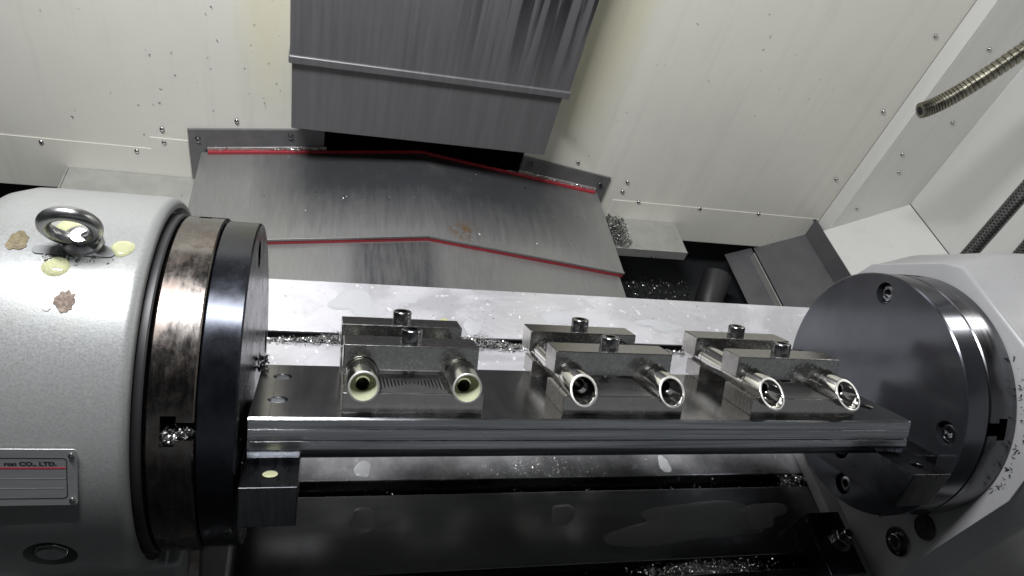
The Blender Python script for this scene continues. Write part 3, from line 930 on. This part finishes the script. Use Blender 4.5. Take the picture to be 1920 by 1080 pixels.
# ------------------------------------------------------------------ coolant puddles
for i, (px, ang, rx, ry, lab) in enumerate([
        (-.3140, 97.5, .0082, .0088, "yellow coolant drop on the silver housing, seen through the eyebolt ring"),
        (-.3136, 82.7, .0074, .0076, "round yellow coolant drop below the eyebolt on the silver housing"),
        (-.2804, 90.0, .0068, .0072, "yellow coolant drop right of the eyebolt, near the housing's edge")]):
    a = math.radians(ang)
    puddle("coolant_drop", (px, -.1401 * math.cos(a), .1401 * math.sin(a)), rx, ry, .0017, "coolant_yellow", lab, "coolant", "coolant drops on the housing", rot=(math.pi / 2 - a, 0, 0), seed=20 + i, wob=.08)
for i, (x, y, rx, ry, m, lab) in enumerate([
        (-.006, .2120, .013, .015, "coolant_yellow", "pale yellow coolant drop on the table behind the left clamp set"),
        (.030, .215, .010, .014, "coolant_milky", "milky coolant drop on the table left of the middle clamp bar"),
        (-.106, .0182, .0085, .0095, "coolant_milky", "milky coolant blot on the table strip under the plate, left"),
        (.237, .0195, .0075, .010, "coolant_milky", "milky coolant blot on the table strip under the plate, right"),
        (-.1058, -.0368, .0125, .0130, "coolant_film", "dim coolant blot on the dark front of the table, left one"),
        (.1014, -.0378, .0125, .0130, "coolant_film", "dim coolant blot on the dark front of the table, middle one"),
        (.245, -.052, .085, .022, "coolant_film", "wide coolant puddle on the dark front of the table"),
        (.335, -.046, .030, .016, "coolant_film", "smaller coolant puddle beside the hold-down clamp"),
        (-.115, .246, .030, .020, "coolant_milky", "white coolant smear on the table near the black disc"),
        (-.050, .258, .012, .011, "coolant_milky", "small white coolant smear on the table behind the left clamp"),
        (.150, .236, .022, .014, "coolant_milky", "white coolant smear on the table behind the middle clamp"),
        (.295, .232, .030, .010, "coolant_milky", "white coolant smear on the table behind the right clamp")]):
    puddle("coolant_puddle", (x, y, ZT + .0002), rx, ry, .0011, m, lab, "coolant", "coolant puddles on the table", seed=50 + i, wob=.22 if rx < .03 else .5)
puddle("coolant_drop", F2W(-.1834, -.1185, -.0236) + Vector((0, 0, 0)), .0049, .0049, .0008, "coolant_yellow", "yellow coolant filling the hole in the left end bracket", "coolant", rot=ROT, seed=71, wob=.01)

for d, lab in ((-.0125, "rear"), (-.0635, "front")):
    puddle("coolant_drop", F2W(-.1832, d, .0030), .0056, .0056, .0012, "coolant_milky", "milky coolant standing in the %s screw hole at the plate's left end" % lab, "coolant", "coolant in the plate's screw holes", rot=ROT, seed=80, wob=.01)

# ------------------------------------------------------------------ swarf
def heap(x0, x1, yc, w, z0, fun):
    def place():
        x = random.uniform(x0, x1)
        h = fun(x)
        y = yc + random.gauss(0, w)
        return (x, y, z0 + random.random() * h * math.exp(-((y - yc) / (w * 2)) ** 2))
    return place
def hump(x):
    return .011 + .015 * math.exp(-((x + .115) / .03) ** 2) + .014 * math.exp(-((x - .03) / .03) ** 2) + .014 * math.exp(-((x - .155) / .025) ** 2) + .004 * math.sin(37 * x)
chips("swarf_heap", 6500, heap(-.24, .36, .1828, .0036, ZT - .004, hump), (.002, .005), "chip_metal", "bright curled swarf packed in the table slot behind the clamps", "swarf")
chips("swarf_heap", 1800, (lambda: (random.gauss(.245, .036), -.1005 + random.gauss(0, .004), ZT - .014 + random.random() * .014)), (.002, .0055), "chip_metal", "bright swarf lying in the front table slot at the bottom edge", "swarf")
chips("swarf_heap", 260, heap(.385, .414, -.003, .006, ZT - .012, lambda x: .016), (.002, .006), "chip_metal", "small swarf heap at the slot's end by the tailstock foot", "swarf")
chips("swarf_heap", 200, heap(-.19, .40, -.003, .006, ZT - .02, lambda x: .006), (.002, .005), "chip_dark", "dark sparse swarf in the black table slot below the plate", "swarf")
chips("swarf_scatter", 260, lambda: (.085 + random.gauss(0, .035), .018 + random.uniform(-.010, .012), ZT + .001), (.0015, .004), "chip_metal", "fine swarf scattered on the table strip below the plate", "swarf")
chips("swarf_scatter", 300, lambda: (random.uniform(-.2, .42), random.uniform(.20, .28), ZT + .0008), (.0012, .003), "chip_metal", "fine bright flecks of swarf strewn on the wet table", "swarf")
chips("swarf_heap", 1000, lambda: (.425 + random.random() ** 1.3 * .062, random.uniform(.697, .79), -.466 + random.random() * .012), (.004, .010), "chip_dark", "grey swarf piled on the ledge right of the way cover", "swarf")
chips("swarf_heap", 1100, lambda: (random.uniform(.42, .68), random.uniform(.56, .73), -.61 + random.random() * .03), (.005, .012), "chip_dark", "dull swarf on the machine bed in the dark gap", "swarf")
def gz(x): return -.34 - abs(x - .018) * (.0525 / .402 if x < .018 else .0605 / .39)
def strip_place():
    x = random.choice([random.uniform(-.365, -.17), random.gauss(-.22, .03), random.uniform(.24, .395)])
    return (x, random.uniform(.785, .790), gz(x) + .0075 + random.random() * .004)
chips("swarf_scatter", 260, strip_place, (.003, .008), "chip_metal", "bright swarf caught along the flange above the upper red wiper", "swarf")
def cover_place():
    x = random.uniform(-.3, .36); y = random.uniform(.56, .76)
    if random.random() < .5: x = random.gauss(-.09, .08); y = .655 + random.gauss(0, .006) - .05 * (x + .09)
    return (x, y, gz(x) + .0012)
chips("swarf_scatter", 90, cover_place, (.002, .006), "chip_metal", "bright flecks of swarf on the gabled way cover", "swarf")
chips("swarf_scatter", 110, lambda: (random.choice([random.uniform(-.62, -.23), random.uniform(-.62, -.23), random.uniform(.27, .9)]), YW - .001, random.uniform(-.38, .10)), (.002, .006), "chip_dark", "small specks of swarf stuck to the white back wall", "swarf")
ca = math.radians(4.2)
def notch_place():
    r = random.uniform(.116, .126); s = random.uniform(-.0095, .0005)
    d, n_ = -r * math.cos(ca) , r * math.sin(ca) + s
    return F2W(random.uniform(-.2478, -.2300) if s > -.005 else random.uniform(-.2478, -.2400), d, n_)
chips("swarf_heap", 260, notch_place, (.002, .005), "chip_metal", "bright swarf packed in the slot of the rusty left ring", "swarf")
def collar_place():
    a = random.gauss(random.choice([.25, .45, .75, .95]), .09)
    r = .1238 + random.random() ** 2 * .007
    return (.4345 + random.uniform(-.004, .001), -r * math.cos(a + .05), r * math.sin(a + .05))
chips("swarf_scatter", 50, collar_place, (.002, .006), "swarf_black", "dark swarf clinging round the ring of the tailstock", "swarf")
def under_place():
    a = random.uniform(-1.6, -.9)
    r = .126 + random.random() * .012
    return (.4325, -r * math.cos(a), r * math.sin(a))
chips("swarf_scatter", 130, under_place, (.003, .008), "swarf_black", "dark swarf stuck below the disc on the tailstock face", "swarf")
chips("swarf_scatter", 70, lambda: (-.306 + random.gauss(0, .009), -.0095 + random.gauss(0, .0025), .1402), (.002, .005), "chip_metal", "bright crumbs of swarf at the foot of the eyebolt", "swarf")
chips("swarf_tuft", 34, lambda: F2W(-.2005 + random.gauss(0, .0014), .012 + random.gauss(0, .002), .004 + random.random() * .014), (.004, .010), "ink", "black stringy swarf tuft at the back left corner of the plate", "swarf")
chips("swarf_scatter", 70, lambda: (random.uniform(.87, 1.0), .79 - random.random() * .02, -.515 + (random.uniform(0, 1)) * .04), (.003, .007), "chip_metal", "bright flecks of swarf on the dark chute panel", "swarf")

for o in bpy.data.objects:
    if o.name.startswith("cutter"): bpy.data.objects.remove(o)
